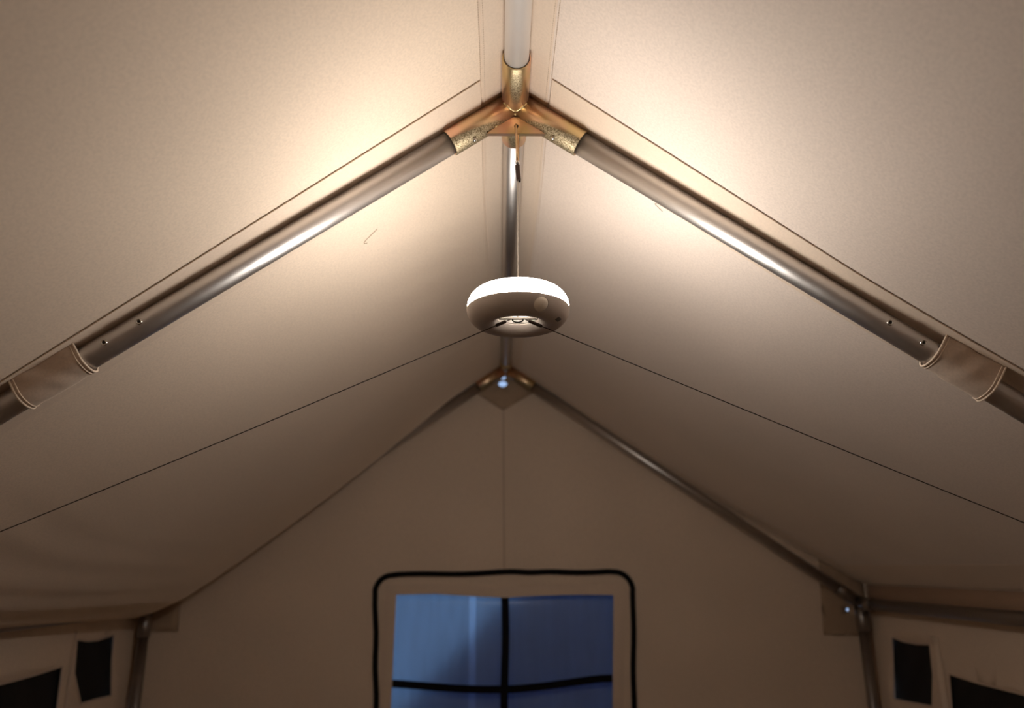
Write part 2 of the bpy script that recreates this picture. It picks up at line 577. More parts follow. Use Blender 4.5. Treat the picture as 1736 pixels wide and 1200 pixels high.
def canvas_strip(name, fn, nu, nv, mat='strip', parent=ceiling, t=0.0022):
    """strip of tape sewn under the roof: fn gives (x, y); thickness is built downwards"""
    bm = bmesh.new()
    def at(u, v, d):
        x, y = fn(u, v)
        return Vector((x, y, ceil_z(x, y) - 0.0016 - d))
    lo = [[bm.verts.new(at(i / nu, j / nv, t)) for j in range(nv + 1)] for i in range(nu + 1)]
    hi = [[bm.verts.new(at(i / nu, j / nv, 0)) for j in range(nv + 1)] for i in range(nu + 1)]
    for i in range(nu):
        for j in range(nv):
            bm.faces.new((lo[i][j], lo[i + 1][j], lo[i + 1][j + 1], lo[i][j + 1]))
            bm.faces.new((hi[i][j], hi[i][j + 1], hi[i + 1][j + 1], hi[i + 1][j]))
    for i in range(nu):
        for j in (0, nv):
            bm.faces.new((lo[i][j], lo[i + 1][j], hi[i + 1][j], hi[i][j]))
    for j in range(nv):
        for i in (0, nu):
            bm.faces.new((lo[i][j], lo[i][j + 1], hi[i][j + 1], hi[i][j]))
    o = part(name, bm, mat, parent, smooth_shade=False)
    return o


# tape along the ridge (two halves, one each side of the pole)
for sg in (-1, 1):
    canvas_strip('ridge_tape', lambda u, v, sg=sg: (sg * (0.003 + 0.060 * u + 0.002 * math.sin(v * 23)), YR + 0.02 + (YE - YR - 0.04) * v), 6, 130, t=0.0007)
# tape over the middle rafters
for sg in (-1, 1):
    canvas_strip('rafter_tape', lambda u, v, sg=sg: (sg * (0.066 + 1.44 * v), (1.160 if sg > 0 else 1.165) + 0.072 * v * 1.44 / 0.9 * 0.9 + (0.178 - 0.06 * v) * u), 10, 60, t=0.0024)
    canvas_strip('rafter_tape', lambda u, v, sg=sg: (sg * (0.066 + 1.44 * v), Y2 - 0.06 + 0.11 * u), 4, 60, t=0.0015)
# eave tape
canvas_strip('eave_tape', lambda u, v: (1.40 + 0.13 * u, YR + 0.02 + (YE - YR - 0.04) * v), 6, 80, t=0.0012)

# stitching beside the ridge: rows of tiny stitches
bm = bmesh.new()
for sg in (-1, 1):
    for xo in (0.0595, 0.0665):
        y = 0.55
        while y < 2.2:
            x = sg * (xo + 0.002 * math.sin((y - YR) / (YE - YR) * 23))
            z0 = ceil_z(x, y) - (0.0024 if xo < 0.062 else 0.0014)
            add_tube(bm, (x, y, z0), (x, y + 0.0034, z0), 0.0006, 5)
            y += 0.0056
st = part('stitching', bm, 'seam', ceiling); st['kind'] = 'stuff'

# end wall facing the camera, with its window opening and the small gaps at its corners
WIN = [(-0.467, 1.424), (-0.30, 1.426), (-0.15, 1.416), (-0.009, 1.4095), (0.14, 1.417), (0.30, 1.420), (0.4565, 1.4184),
       (0.445, 1.20), (0.4335, 0.98), (0.43, 0.55), (-0.47, 0.55), (-0.4722, 0.98), (-0.470, 1.20)]
HOLES = [circle2(-0.0114, 2.3720, 0.012, 14, 0.009), circle2(-0.0135, 2.3420, 0.020, 16, 0.014), circle2(1.452, 1.352, 0.007)]
top = [(-XW + 2 * XW * k / 80, ceil_z(-XW + 2 * XW * k / 80, YE) + 0.001) for k in range(81)]
outline = [(-XW, 0.0)] + top + [(XW, 0.0)]
outline = outline[:1] + outline[1:]
bm = sheet_with_holes(outline, [WIN] + HOLES, 0.06, lambda a, b: Vector((a, YE + 0.0015 * noise.noise(Vector((a * 1.6, b * 1.3, 3))), b)))
wall_back = obj('wall_back', bm, 'canvas'); thicken(wall_back, 0.0012, 0)
tag(wall_back, 'beige canvas gable end of the tent holding the blue window', 'wall', kind='structure')


def plate2(bm, pts, y, t):
    a = [bm.verts.new((x, y, z)) for x, z in pts]
    b = [bm.verts.new((x, y - t, z)) for x, z in pts]
    bm.faces.new(a); bm.faces.new(b[::-1])
    for i in range(len(pts)):
        bm.faces.new((a[i], a[(i + 1) % len(pts)], b[(i + 1) % len(pts)], b[i]))


def cz(x, d=0.004):
    return ceil_z(x, YE) - d


def ring_sheet(outline, holes, y0, t, step=0.05):
    return sheet_with_holes(outline, holes, step, lambda a, b: Vector((a, y0, b)))


# reinforcing patches
pt_out = [(-0.145, cz(-0.145)), (-0.07, cz(-0.07)), (0.0, cz(0.0)), (0.07, cz(0.07)), (0.135, cz(0.135)), (0.130, 2.302), (-0.012, 2.218), (-0.143, 2.303)]
bm = ring_sheet(pt_out, HOLES[:2], YE - 0.007, 0.001)
thicken(part('apex_patch', bm, 'patch', wall_back), 0.0016)
pt_out = [(1.350, cz(1.350)), (1.44, cz(1.44)), (1.53, cz(1.53)), (1.53, 1.246), (1.336, 1.252)]
bm = ring_sheet(pt_out, HOLES[2:], YE - 0.007, 0.001)
thicken(part('corner_patch', bm, 'patch', wall_back), 0.0016)
pt_out = [(-1.372, cz(-1.372)), (-1.44, cz(-1.44)), (-1.53, cz(-1.53)), (-1.53, 1.286), (-1.367, 1.285)]
bm = ring_sheet(pt_out, [], YE - 0.007, 0.001)
thicken(part('corner_patch', bm, 'patch', wall_back), 0.0016)
# centre seam, a narrow lap
bm = bmesh.new()
plate2(bm, [(-0.0155, 2.215), (-0.0065, 2.215), (-0.0045, 1.53), (-0.0135, 1.53)], YE - 0.004, 0.0035)
part('centre_seam', bm, 'seam', wall_back, smooth_shade=False)

# wall behind the camera
top = [(-XW + 2 * XW * k / 60, ceil_z(-XW + 2 * XW * k / 60, YR) + 0.001) for k in range(61)]
bm = sheet_with_holes([(-XW, 0)] + top + [(XW, 0)], [], 0.12, lambda a, b: Vector((a, YR, b)))
wf = obj('wall_front', bm, 'canvas'); thicken(wf, 0.0012, 0)
tag(wf, 'beige canvas gable end of the tent behind the viewer', 'wall', kind='structure')

# side walls with their netting windows
SMALL_R = [(3.130, 1.258), (3.05, 1.248), (2.95, 1.247), (2.862, 1.254), (2.872, 1.15), (2.905, 1.040), (3.05, 1.030), (3.180, 1.022), (3.150, 1.14)]
BIG_R = [(2.770, 1.166), (2.60, 1.158), (2.385, 1.157), (1.60, 1.160), (1.60, 0.62), (2.82, 0.62), (2.79, 1.00)]
SMALL_L = [(3.122, 1.290), (3.00, 1.279), (2.93, 1.282), (2.850, 1.294), (2.865, 1.18), (2.938, 1.070), (3.05, 1.068), (3.166, 1.062), (3.135, 1.18)]
BIG_L = [(2.780, 1.214), (2.62, 1.206), (2.45, 1.202), (1.60, 1.200), (1.60, 0.62), (2.80, 0.62), (2.785, 1.05)]


def side_x(sg, y, z):
    return sg * (XW + 0.006 * noise.noise(Vector((y * 2.1, z * 2.4, sg * 5))) * smooth(0, 0.1, 1.40 - z))


def side_wall(sg, name, label, holes):
    n = 70
    top = [(YR + (YE - YR) * k / n, ceil_z(sg * XW, YR + (YE - YR) * k / n) + 0.001) for k in range(n + 1)]
    bm = sheet_with_holes([(YR, 0)] + top + [(YE, 0)], holes, 0.06, lambda a, b: Vector((side_x(sg, a, b), a, b)))
    o = obj(name, bm, 'canvas'); thicken(o, 0.0012, 0)
    return tag(o, label, 'wall', kind='structure')


wall_left = side_wall(-1, 'wall_left', 'low beige canvas side wall under the sagging roof edge', [SMALL_L, BIG_L])
wall_right = side_wall(1, 'wall_right', 'low beige canvas side wall under the straight eave pole', [SMALL_R, BIG_R])


# darker brown strip along the head of the right wall, above the eave pole
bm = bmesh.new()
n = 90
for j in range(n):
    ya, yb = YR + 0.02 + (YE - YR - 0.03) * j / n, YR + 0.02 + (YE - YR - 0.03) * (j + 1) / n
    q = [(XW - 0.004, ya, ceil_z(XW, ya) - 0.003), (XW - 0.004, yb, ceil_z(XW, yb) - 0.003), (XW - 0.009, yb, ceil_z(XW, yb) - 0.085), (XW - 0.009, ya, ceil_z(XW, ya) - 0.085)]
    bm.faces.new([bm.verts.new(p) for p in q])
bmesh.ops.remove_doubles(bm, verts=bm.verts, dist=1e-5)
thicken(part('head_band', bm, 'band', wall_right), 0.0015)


def side_window(n, sg, poly, label, folds=()):
    w = thing('window_%d' % n, label, 'window', (sg * (XW + 0.02), sum(p[0] for p in poly) / len(poly), min(p[1] for p in poly)), kind='structure')
    c = (sum(p[0] for p in poly) / len(poly), sum(p[1] for p in poly) / len(poly))
    big = [(c[0] + (p[0] - c[0]) * 1.14, c[1] + (p[1] - c[1]) * 1.14) for p in poly]
    bm = sheet_with_holes(big, [], 0.03, lambda a, b: Vector((sg * (XW + 0.010 + 0.002 * math.sin(a * 40 + b * 30)), a, b)))
    thicken(part('netting_pane', bm, 'netting', w), 0.0008)
    # bound edge round the opening
    bm = bmesh.new()
    pts = []
    for i, p in enumerate(poly):
        q = poly[(i + 1) % len(poly)]
        for k in range(5):
            t = k / 5
            a = p[0] + (q[0] - p[0]) * t; b = p[1] + (q[1] - p[1]) * t
            pts.append((side_x(sg, a, b) - sg * 0.001, a, b))
    add_sweep(bm, pts, 0.0035, 6, closed=True)
    part('bound_edge', bm, 'strap', w)
    # storm flap closed over the outside
    bm = sheet_with_holes([(c[0] + (p[0] - c[0]) * 1.05 + math.copysign(0.12, p[0] - c[0]), c[1] + (p[1] - c[1]) * 1.05 + math.copysign(0.12, p[1] - c[1])) for p in poly], [], 0.08, lambda a, b: Vector((sg * (XW + 0.03), a, b)))
    thicken(part('outer_flap', bm, 'patch', w), 0.001)
    return w


side_window(2, -1, SMALL_L, 'narrow black netting window beside the left leg pole')
side_window(3, -1, BIG_L, 'wide black netting window low in the left wall')
w4 = side_window(4, 1, SMALL_R, 'narrow black netting window beside the right leg pole')
w5 = side_window(5, 1, BIG_R, 'wide black netting window low in the right wall')
# the loose canvas flap edge standing between the two netting windows
for sg, ww, ya, yb, zt in ((1, w5, 2.835, 2.79, 1.285), (-1, bpy.data.objects['window_3'], 2.842, 2.832, 1.325)):
    bm = bmesh.new()
    pr = 0.020 if sg > 0 else 0.008
    def flap(u, v):
        z = zt - (zt - 0.62) * v
        y = ya + (yb - ya) * v - (0.030 if sg > 0 else 0.012) * u
        return Vector((sg * (XW - 0.002 - pr * math.sin(math.pi * u) * smooth(0, 0.25, v)), y, z))
    add_grid(bm, flap, 8, 24)
    thicken(part('flap_edge', bm, 'hem' if sg > 0 else 'strap', ww), 0.002)

# the window in the gable end
w1 = thing('window_1', 'blue window with black cross straps in the gable end', 'window', (0, YE, 0.55), kind='structure')
bm = bmesh.new()
add_grid(bm, lambda u, v: Vector((-0.50 + 0.98 * u, YE + 0.010 + 0.003 * noise.noise(Vector((u * 3, v * 3, 1))), 0.52 + 0.92 * v)), 14, 14)
thicken(part('vinyl_pane', bm, 'vinyl', w1), 0.0006)
# canvas border round the opening
bm = bmesh.new()
cx0, cz0 = -0.01, 0.99
rows = []
for i, p in enumerate(WIN):
    q = WIN[(i + 1) % len(WIN)]
    for k in range(6):
        x = p[0] + (q[0] - p[0]) * k / 6; z = p[1] + (q[1] - p[1]) * k / 6
        ox = cx0 + (x - cx0) * 1.10; oz = cz0 + (z - cz0) * 1.095
        rows.append([bm.verts.new((x, YE - 0.003, z)), bm.verts.new((x, YE - 0.0075, z)), bm.verts.new((ox, YE - 0.0065, oz)), bm.verts.new((ox, YE - 0.003, oz))])
for a_, b_ in zip(rows, rows[1:] + rows[:1]):
    for k in range(4):
        bm.faces.new((a_[k], a_[(k + 1) % 4], b_[(k + 1) % 4], b_[k]))
part('border', bm, 'strip', w1, smooth_shade=False)
# black zip running round it
path = []
for k in range(24):
    z = 0.25 + (1.425 - 0.25) * k / 24
    path.append((-0.533 - 0.022 * (z - 0.98) / 0.46 * (1 if z > 0.98 else 0.3) + 0.0025 * math.sin(z * 26), z))
for k in range(1, 10):
    a = math.pi - math.pi / 2 * k / 10
    path.append((-0.487 + 0.070 * math.cos(a), 1.432 + 0.072 * math.sin(a)))
for k in range(1, 40):
    x = -0.487 + 0.95 * k / 40
    path.append((x, 1.504 + 0.010 * smooth(-0.5, 0.0, x) + 0.004 * math.sin(x * 13 + 0.5) + (-0.006 * math.exp(-((x - 0.10) / 0.06) ** 2))))
for k in range(1, 10):
    a = math.pi / 2 - math.pi / 2 * k / 10
    path.append((0.462 + 0.078 * math.cos(a), 1.432 + 0.080 * math.sin(a)))
for k in range(24):
    z = 1.425 - (1.425 - 0.25) * k / 24
    path.append((0.520 + 0.020 * (z - 0.98) / 0.46 * (1 if z > 0.98 else 0.3) + 0.002 * math.sin(z * 21), z))
bm = bmesh.new()
add_sweep(bm, [(x, YE - 0.006, z) for x, z in path], 0.0115, 10)
part('zip', bm, 'black', w1)


def strap(name, fn, n):
    bm = bmesh.new()
    rows = []
    for k in range(n + 1):
        c, d = fn(k / n)
        rows.append([bm.verts.new(Vector(c) + Vector(d) * s * 0.0155 + Vector((0, yy, 0))) for s, yy in ((-1, 0), (1, 0), (1, -0.003), (-1, -0.003))])
    for a, b in zip(rows, rows[1:]):
        for k in range(4):
            bm.faces.new((a[k], a[(k + 1) % 4], b[(k + 1) % 4], b[k]))
    bm.faces.new(rows[0][::-1]); bm.faces.new(rows[-1])
    part(name, bm, 'black', w1, smooth_shade=False)


strap('strap', lambda t: ((-0.006 - 0.006 * t + 0.003 * math.sin(t * 9), YE + 0.004, 1.413 - 0.87 * t), (1.05, 0, 0)), 16)
strap('strap', lambda t: ((-0.472 + 0.910 * t, YE + 0.007, 1.0755 - 0.026 * math.sin(math.pi * min(1, t * 1.05)) ** 1.2 + 0.012 * smooth(0.5, 1, t)), (0, 0, 0.95)), 20)
strap('strap', lambda t: ((-0.472 + 0.905 * t, YE + 0.007, 0.760 - 0.015 * math.sin(math.pi * t)), (0, 0, 0.95)), 12)

# outside the window: the rolled-down fly and an added diagonal sheet that shades it
bm = bmesh.new()
add_grid(bm, lambda u, v: Vector((-0.62 + 1.24 * u, YE + 0.055 + 0.010 * noise.noise(Vector((u * 2.5, v * 2.5, 8))) - 0.012 * math.exp(-((u * 1.0 - 0.5 * v - 0.62) / 0.02) ** 2), 0.30 + 1.30 * v)), 60, 60)
fo = obj('rain_fly', bm, 'fly', loc=(0, YE + 0.055, 0.30)); thicken(fo, 0.0006)
tag(fo, 'pale blue translucent fly sheet hanging just outside the gable window', 'fly sheet')
bm = sheet_with_holes([(-0.80, 0.615), (0.055, 1.46), (0.20, 1.61), (0.95, 1.61), (0.95, 0.15), (-0.80, 0.15)], [], 0.09,
                      lambda a, b: Vector((a, YE + 0.105 + 0.004 * noise.noise(Vector((a * 3, b * 3, 1))), b)))
f2 = obj('shade_sheet', bm, 'fly_shade', loc=(0, YE + 0.105, 0.15)); thicken(f2, 0.0008)
tag(f2, 'added darker sheet behind the fly shading the gable window diagonally', 'shade sheet')

# ================================================================== THE POLE FRAME
def pt_raf(sg, x, y):
    return Vector((sg * x, y, ZA - SL * x))


def pole(name, label, p0, p1, cat='pole', group=None, screws=(), mat='alu'):
    base = min((Vector(p0), Vector(p1)), key=lambda p: p.z)
    t = thing(name, label, cat, base, group)
    bm = bmesh.new()
    add_tube(bm, p0, p1, PR, 40)
    part('tube', bm, mat, t)
    for c, n in screws:
        n = Vector(n).normalized()
        bm = bmesh.new()
        add_tube(bm, Vector(c) - n * 0.002, Vector(c) + n * 0.0012, 0.0055, 16)
        add_sweep(bm, [Vector(c) + n * 0.0012 + 0.0043 * (math.cos(a * math.pi / 8) * frame_of(n)[0] + math.sin(a * math.pi / 8) * frame_of(n)[1]) for a in range(16)], 0.0012, 6, closed=True)
        s = part('screw', bm, 'steel', t)
        bm = bmesh.new()
        add_tube(bm, Vector(c) + n * 0.0008, Vector(c) + n * 0.0015, 0.0026, 10)
        part('recess', bm, 'dark_hole', s, base=t.location)
    return t


# ridge
pole('ridge_pole', 'aluminium ridge pole running overhead from the gold connector toward the viewer', (0, YR + 0.02, ZA), (0, Y1 - 0.035, ZA), mat='alu_lit')
pole('ridge_pole', 'aluminium ridge pole running from the gold connector back to the gable end', (0, Y1 + 0.035, ZA), (0, Y2 - 0.03, ZA))


def screw_at(sg, x, d):
    """a point on the camera-facing side of a middle rafter, d = share of the way down round the tube"""
    up = Vector((sg * ST, 0, CT))                       # out of the roof, across the tube
    n = (Vector((0, -1, 0)) * math.cos(d) + up * math.sin(d)).normalized()
    return pt_raf(sg, x, Y1) + n * PR, n


pole('rafter_pole', 'aluminium rafter sloping down left from the gold connector', pt_raf(-1, 0.03, Y1), pt_raf(-1, W - 0.03, Y1), screws=[screw_at(-1, 0.6590, -0.10), screw_at(-1, 0.7140, -0.12)])
pole('rafter_pole', 'aluminium rafter sloping down right from the gold connector', pt_raf(1, 0.03, Y1), pt_raf(1, W - 0.03, Y1), screws=[screw_at(1, 0.6620, -0.10), screw_at(1, 0.7160, -0.12)])
pole('rafter_pole', 'thin looking rafter against the gable end, left of the window', pt_raf(-1, 0.03, Y2), pt_raf(-1, W - 0.03, Y2))
pole('rafter_pole', 'thin looking rafter against the gable end, right of the window', pt_raf(1, 0.03, Y2), pt_raf(1, W - 0.03, Y2))
for sg, side in ((-1, 'left'), (1, 'right')):
    pole('leg_pole', 'upright %s leg pole in the far corner by the netting window' % side, (sg * W, Y2, 0.0), (sg * W, Y2, ZE - 0.03), mat='alu_dark')
    pole('leg_pole', 'upright %s leg pole of the middle frame' % side, (sg * W, Y1, 0.0), (sg * W, Y1, ZE - 0.03), mat='alu_dark')
    pole('eave_pole', 'level %s eave pole along the top of the side wall, far bay' % side, (sg * W, Y1 + 0.03, ZE), (sg * W, Y2 - 0.03, ZE), mat='alu_dark')
    pole('eave_pole', 'level %s eave pole along the top of the side wall, near bay' % side, (sg * W, YR + 0.02, ZE), (sg * W, Y1 - 0.03, ZE), mat='alu_dark')


def weld_curve(e1, e2, r):
    """join of two equal tubes at right angles, the half that faces down"""
    e1, e2 = Vector(e1), Vector(e2)
    n = e1.cross(e2).normalized()
    if n.z > 0:
        n = -n
    return [r * (math.cos(a) * n + math.sin(a) * (e1 + e2)) for a in [k * math.pi / 40 for k in range(-20, 21)]]


def ridge_connector(name, label, y, front, back, rl, with_plate):
    c = thing(name, label, 'connector', (0, y, ZA))
    o = Vector((0, y, ZA))
    for sg in (-1, 1):
        d = Vector((sg * CT, 0, -ST))
        bm = bmesh.new()
        add_pipe(bm, o, o + d * rl, SR, PR + 0.0006)
        part('rafter_sleeve', bm, 'zinc_rafter', c)
    if front:
        bm = bmesh.new(); add_pipe(bm, o, o + Vector((0, -front, 0)), SR, PR + 0.0006); part('ridge_sleeve', bm, 'zinc_ridge', c)
    if back:
        bm = bmesh.new(); add_pipe(bm, o, o + Vector((0, back, 0)), SR, PR + 0.0006); part('ridge_sleeve', bm, 'zinc_ridge', c)
    if not with_plate:
        return c
    # weld beads where the ridge sleeve meets the rafter sleeves
    for sg in (-1, 1):
        pts = [p for p in weld_curve((0, -1, 0), (sg * CT, 0, -ST), SR) if p.x * sg >= -0.0005 and p.y < 0.001 and p.z < 0.014]
        bm = bmesh.new()
        P2 = [o + p * 1.012 + Vector((random.uniform(-.0004, .0004),) * 3) for p in pts]
        add_sweep(bm, P2, 0.0018, 8, radii=[0.0013 + 0.0009 * smooth(0.006, -0.026, p.z) + random.uniform(0, 0.0004) for p in pts])
        part('weld_bead', bm, 'weld', c)
    bm = bmesh.new()
    add_dome(bm, o + Vector((0.0, -0.010, -0.0285)), (0, -0.5, -1), 0.0032, 0.003)
    part('weld_spot', bm, 'weld', c)
    # gusset plate bridging the two rafter sleeves
    zb = 2.3295
    bm = bmesh.new()
    prof = [(-0.0555, zb), (0.0575, zb), (0.012, ZA - 0.032), (-0.012, ZA - 0.032)]
    f = [bm.verts.new((x, y - 0.006 - (0.003 if z < 2.35 else 0), z)) for x, z in prof]
    b = [bm.verts.new((x, y + 0.001, z)) for x, z in prof]
    bm.faces.new(f); bm.faces.new(b[::-1])
    for k in range(4):
        bm.faces.new((f[k], f[(k + 1) % 4], b[(k + 1) % 4], b[k]))
    bmesh.ops.bevel(bm, geom=list(bm.edges), offset=0.0008, segments=2, affect='EDGES')
    pl = part('gusset_plate', bm, 'zinc_plate', c, smooth_shade=False)
    bm = bmesh.new()
    add_tube(bm, (0.0018, y - 0.0085, 2.3455), (0.0018, y - 0.0096, 2.3455), 0.0040, 16)
    part('hook_hole', bm, 'dark_hole', pl, base=c.location)
    # bolts near the ends of the rafter sleeves, at the underside
    for sg, x in ((-1, 0.0925), (1, 0.0865)):
        p = pt_raf(sg, x, y)
        n = (Vector((-sg * ST, 0, -CT)) * 0.95 + Vector((0, -1, 0)) * 0.35).normalized()
        q = p + n * SR
        bm = bmesh.new()
        add_tube(bm, q - n * 0.001, q + n * 0.0035, 0.0045, 6)
        add_dome(bm, q + n * 0.0035, n, 0.0036, 0.0024, 14, 4)
        part('bolt', bm, 'steel', c)
    p = pt_raf(-1, 0.050, y); n = Vector((ST, -0.3, -CT)).normalized(); q = p + n * SR
    bm = bmesh.new(); add_dome(bm, q - n * 0.0005, n, 0.0035, 0.0022, 12, 4); part('weld_spot', bm, 'weld', c)
    return c


ridge_connector('ridge_connector', 'gold zinc four-way connector joining ridge and rafters above the lamp', Y1, 0.138, 0.118, 0.153, True)
ridge_connector('ridge_connector', 'small looking gold connector at the peak of the gable end', Y2, 0.12, 0, 0.15, False)
for sg, side in ((-1, 'left'), (1, 'right')):
    for y, nm in ((Y2, 'far'), (Y1, 'middle')):
        t = thing('eave_connector', 'dark corner connector joining rafter, leg and eave pole, %s %s' % (nm, side), 'connector', (sg * W, y, ZE))
        o = Vector((sg * W, y, ZE))
        for nme, d in (('rafter_sleeve', Vector((-sg * CT, 0, ST))), ('leg_sleeve', Vector((0, 0, -1))), ('eave_sleeve', Vector((0, -1, 0)))) + ((('eave_sleeve', Vector((0, 1, 0))),) if y == Y1 else ()):
            bm = bmesh.new(); add_pipe(bm, o, o + d * (0.035 if nme == 'leg_sleeve' and y == Y1 else 0.11), SR, PR + 0.0006); part(nme, bm, 'alu_dark', t)
        bm = bmesh.new(); add_dome(bm, o + Vector((sg * 0.002, 0, -0.002)), (sg, 0, 0.6), SR, SR, 20, 6); part('elbow', bm, 'alu_dark', t)

# ------------------------------------------------------------------ canvas straps round the middle rafters (sewn to the roof)
def roof_strap(sg, x0, x1):
    c0, c1 = pt_raf(sg, x0, Y1), pt_raf(sg, x1, Y1)
    ax = (c1 - c0).normalized()
    out = Vector((sg * ST, 0, CT))
    fr = Vector((0, -1, 0))
    rng = random.Random(5 + sg)
    def prof(t, s, rr):
        """t 0..1 from the roof at the front, under the tube, to the roof at the back; s along the rafter"""
        base = c0.lerp(c1, s)
        top = 0.030
        gap = ceil_z(base.x, Y1) - base.z
        h = gap * CT - 0.003
        if t < 0.18:
            k = t / 0.18
            return base + fr * (rr + 0.002 * (1 - k)) + out * (h * (1 - k) + 0.001 * k)
        if t > 0.82:
            k = (1 - t) / 0.18
            return base - fr * (rr + 0.002 * (1 - k)) + out * (h * (1 - k) + 0.001 * k)
        a = (t - 0.18) / 0.64 * math.pi
        droop = 0.0035 * math.sin(a) ** 2
        return base + fr * rr * math.cos(a) - out * (rr + droop) * math.sin(a)
    def wr(t, s):
        return 0.0240 + 0.0022 * noise.noise(Vector((s * 4.0 + t * 3, t * 2.5, 3 + sg))) + 0.0014 * math.sin(s * 9 + t * 7) * math.sin(math.pi * s)
    bm = bmesh.new()
    add_grid(bm, lambda u, v: prof(v, u, wr(v, u)), 30, 44)
    o = part('strap', bm, 'strap', ceiling)
    o['label'] = 'canvas loop strap round the %s rafter' % ('left' if sg < 0 else 'right')
    m = thicken(o, 0.0016, 0)
    for s in (0.0, 0.055, 0.945, 1.0):
        bm = bmesh.new()
        e = 0.0012 if 0 < s < 1 else 0.0020
        add_sweep(bm, [prof(k / 44, s + 0.012 * math.sin(k / 44 * math.pi * 2), wr(k / 44, s) + 0.0008) for k in range(45)], e, 8)
        part('strap_hem', bm, 'hem', o)


roof_strap(-1, 0.750, 0.846)
roof_strap(1, 0.738, 0.829)

# ================================================================== THE LAMP AND ITS LINES
LX, LZ = 0.0027, 1.9773
RC, RX, RA = 0.0625, 0.0292, 0.0335     # ring radius, half width and half height of its section
lamp = thing('hanging_lamp', 'round ring-shaped camping lamp with glowing white top hanging from the ridge', 'lamp', (LX, Y1, LZ - RA))
LC = Vector((LX, Y1, LZ))


def ring_prof(a0, a1, n, ra=RA, sq=1.0):
    return [(RC + (RX + ra - RA) * math.cos(a), ra * math.sin(a) * sq) for a in [math.radians(a0 + (a1 - a0) * k / n) for k in range(n + 1)]]


bm = bmesh.new()
add_lathe(bm, ring_prof(-3.5, -150, 34), LC)
thicken(part('body', bm, 'lamp_body', lamp), 0.0015, 0)
bm = bmesh.new()
add_lathe(bm, ring_prof(-150, -184, 12), LC)
thicken(part('inner_ring', bm, 'lamp_inner', lamp), 0.0015, 0)
bm = bmesh.new()
add_lathe(bm, ring_prof(-3.0, 78, 14, RA - 0.0002), LC, 64)
part('diffuser', bm, 'glow', lamp)
bm = bmesh.new()
add_lathe(bm, ring_prof(78, 128, 12, RA - 0.0002), LC)
thicken(part('top_cap', bm, 'lamp_inner', lamp), 0.0012, 0)  # opaque cap added to hold back light going up to the ridge
bm = bmesh.new()
add_lathe(bm, ring_prof(128, 174, 8, RA - 0.0002), LC, 48)
part('inner_diffuser', bm, 'glow_inner', lamp)
bm = bmesh.new()
add_lathe(bm, [(RC + (RX + 0.0004) * math.cos(math.radians(a)), (RA + 0.0004) * math.sin(math.radians(a))) for a in (-4.2, -3.6, -3.0)], LC)
part('seam_line', bm, 'lamp_inner', lamp)


def lamp_pt(az, ph):
    rr = RC + RX * math.cos(ph)
    n = Vector((math.sin(az) * math.cos(ph) * RA, -math.cos(az) * math.cos(ph) * RA, -math.sin(ph) * RX)).normalized()
    return LC + Vector((rr * math.sin(az), -rr * math.cos(az), -RA * math.sin(ph))), n


q, n = lamp_pt(0.44, 0.64)
bm = bmesh.new(); add_dome(bm, q - n * 0.0025, n, 0.0138, 0.0085, 28, 8)
sen = part('motion_sensor', bm, 'sensor', lamp)
sen['label'] = 'milky domed motion sensor'
bm = bmesh.new()
u_, v_ = frame_of(n)
add_sweep(bm, [q - n * 0.0004 + 0.0140 * (math.cos(k * math.pi / 16) * u_ + math.sin(k * math.pi / 16) * v_) for k in range(32)], 0.0007, 6, closed=True)
part('sensor_rim', bm, 'lamp_body', sen, base=lamp.location)
# charging port plug low on the right of the body
bm = bmesh.new()
def plug(u, v):
    p, n = lamp_pt(1.16 + 0.22 * (u - 0.5) , 1.12 + 0.34 * (v - 0.5))
    e = 1 - max(abs(u - .5), abs(v - .5)) * 2
    return p + n * (0.0014 if e > 0.05 else -0.0005)
add_grid(bm, plug, 10, 8)
part('port_plug', bm, 'port', lamp)
# bar across the hole that carries the cord, and the dark ring below it
bm = bmesh.new()
add_tube(bm, LC + Vector((-0.035, -0.004, -0.0205)), LC + Vector((0.035, -0.004, -0.0205)), 0.0022, 14)
part('hanger_bar', bm, 'lamp_inner', lamp)
bm = bmesh.new()
RCc = LC + Vector((-0.0010, -0.004, -0.0215))
add_sweep(bm, [RCc + Vector((0.0098 * math.cos(a), 0, 0.0060 * math.sin(a))) for a in [math.radians(170 + 200 * k / 24) for k in range(25)]], 0.0013, 8)
part('tie_ring', bm, 'black', lamp)

# hook, whipping and white cord above the lamp
hk = thing('hanging_hook', 'thin gold wire hook through the connector plate', 'hook', (0.003, Y1 - 0.008, 2.2625))
bm = bmesh.new()
pts = [(0.0018, Y1 + 0.008, 2.338), (0.0018, Y1 + 0.006, 2.3450), (0.0018, Y1 - 0.004, 2.3485), (0.0012, Y1 - 0.014, 2.3455), (0.0012, Y1 - 0.0165, 2.3400), (0.0018, Y1 - 0.014, 2.320), (0.0024, Y1 - 0.012, 2.290), (0.0026, Y1 - 0.0115, 2.270)]
add_sweep(bm, pts, 0.0022, 10)
add_sweep(bm, [(0.0052, Y1 - 0.006, 2.3280), (0.0054, Y1 - 0.008, 2.318), (0.0052, Y1 - 0.010, 2.300), (0.0050, Y1 - 0.0112, 2.280), (0.0044, Y1 - 0.0115, 2.268), (0.0034, Y1 - 0.0115, 2.2625), (0.0026, Y1 - 0.0115, 2.268)], 0.0018, 10)
part('wire', bm, 'zinc_plate', hk)
bm = bmesh.new()
add_dome(bm, (0.0034, Y1 - 0.0135, 2.2645), (0, -1, -0.3), 0.0042, 0.0038, 16, 5)
part('eye', bm, 'steel', hk)

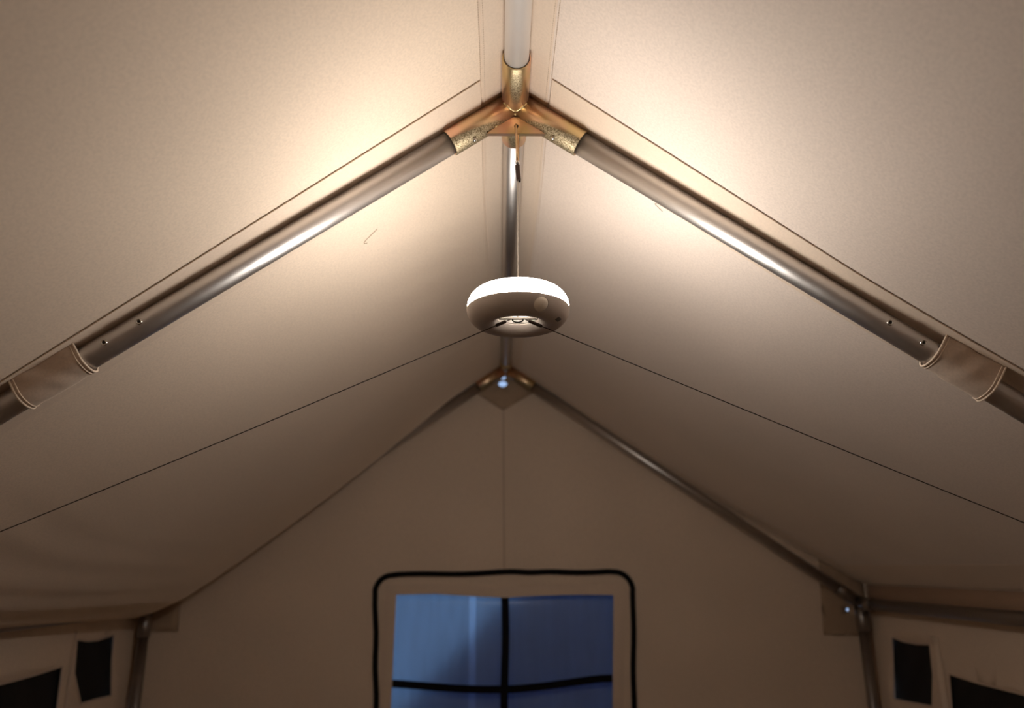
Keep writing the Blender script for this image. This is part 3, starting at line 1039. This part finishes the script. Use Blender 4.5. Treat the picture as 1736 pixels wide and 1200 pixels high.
wc = thing('lamp_cord', 'thin white cord from the gold hook down to the glowing lamp', 'cord', (0.003, Y1, LZ))
bm = bmesh.new()
top_c = Vector((0.0042, Y1 - 0.0110, 2.2610)); bot_c = LC + Vector((-0.0008, -0.003, -0.0195))
add_sweep(bm, [top_c.lerp(bot_c, k / 10) for k in range(11)], 0.0013, 8)
part('string', bm, 'white_cord', wc)
bm = bmesh.new()
pts = [(0.0030, Y1 - 0.0115, 2.2590), (0.0034, Y1 - 0.0115, 2.2510), (0.0044, Y1 - 0.0112, 2.2400), (0.0052, Y1 - 0.0108, 2.2320), (0.0056, Y1 - 0.0105, 2.2265)]
add_sweep(bm, [Vector(a).lerp(Vector(b), t) for a, b in zip(pts, pts[1:]) for t in (0, .25, .5, .75)] + [Vector(pts[-1])], 0.004, 10,
          radii=[(0.0040 if k % 2 else 0.0047) for k in range(16)] + [0.0030])
tg = part('whipping', bm, 'tie', wc)
bm = bmesh.new(); add_tube(bm, (0.0072, Y1 - 0.012, 2.2275), (0.0078, Y1 - 0.012, 2.2240), 0.0018, 8)
part('cord_end', bm, 'black', tg, base=wc.location)

# guy cords from the lamp's ring out to the leg poles
for sg, side in ((-1, 'left'), (1, 'right')):
    A = RCc + Vector((sg * 0.0100, -0.001, 0.0005))
    B = Vector((sg * (W - PR * 0.7), Y1 - 0.004, 1.334 if sg < 0 else 1.338))
    gcord = thing('guy_cord', 'thin dark cord stretched from under the lamp out to the %s' % side, 'cord', A, 'cords steadying the lamp')
    bm = bmesh.new()
    pts = []
    for k in range(41):
        t = k / 40
        p = A.lerp(B, t); p.z -= 0.010 * math.sin(math.pi * t) * (1 if sg < 0 else 0.6)
        pts.append(p)
    add_sweep(bm, pts, 0.0009, 7)
    part('line', bm, 'cord', gcord)
    d = (pts[1] - pts[0]).normalized()
    bm = bmesh.new()
    n = 24
    s0, s1 = (0.012, 0.032) if sg < 0 else (0.010, 0.036)
    add_sweep(bm, [A + d * (s0 + (s1 - s0) * k / n) for k in range(n + 1)], 0.003, 9, radii=[(0.0026 if k % 2 else 0.0034) * (0.7 if k in (0, n) else 1) for k in range(n + 1)])
    part('whipping', bm, 'tie', gcord)
    bm = bmesh.new()
    add_sweep(bm, [Vector((sg * W, Y1, B.z)) + (PR + 0.001) * Vector((math.cos(a * math.pi / 12), math.sin(a * math.pi / 12), 0)) for a in range(24)], 0.0016, 6, closed=True)
    part('loop', bm, 'cord', gcord)

# ------------------------------------------------------------------ loose threads clinging to the roof canvas
for k, (x, y, a, s, lab) in enumerate(((-0.305, 1.463, 0.4, 1.0, 'curled brown thread clinging to the roof left of the lamp cord'),
                                       (0.293, 1.354, 2.0, 0.6, 'tiny brown thread clinging to the roof right of the connector'))):
    bm = bmesh.new()
    pts = []
    for i in range(15):
        t = i / 14
        dx = s * 0.016 * math.cos(a + 3.6 * t); dy = s * 0.030 * (t - 0.5)
        pts.append((x + dx, y + dy, ceil_z(x + dx, y + dy) - 0.0022))
    add_sweep(bm, pts, 0.00045, 5)
    tag(obj('loose_thread', bm, 'thread', loc=(x, y, ceil_z(x, y) - 0.0022)), lab, 'thread', 'threads on the roof canvas')
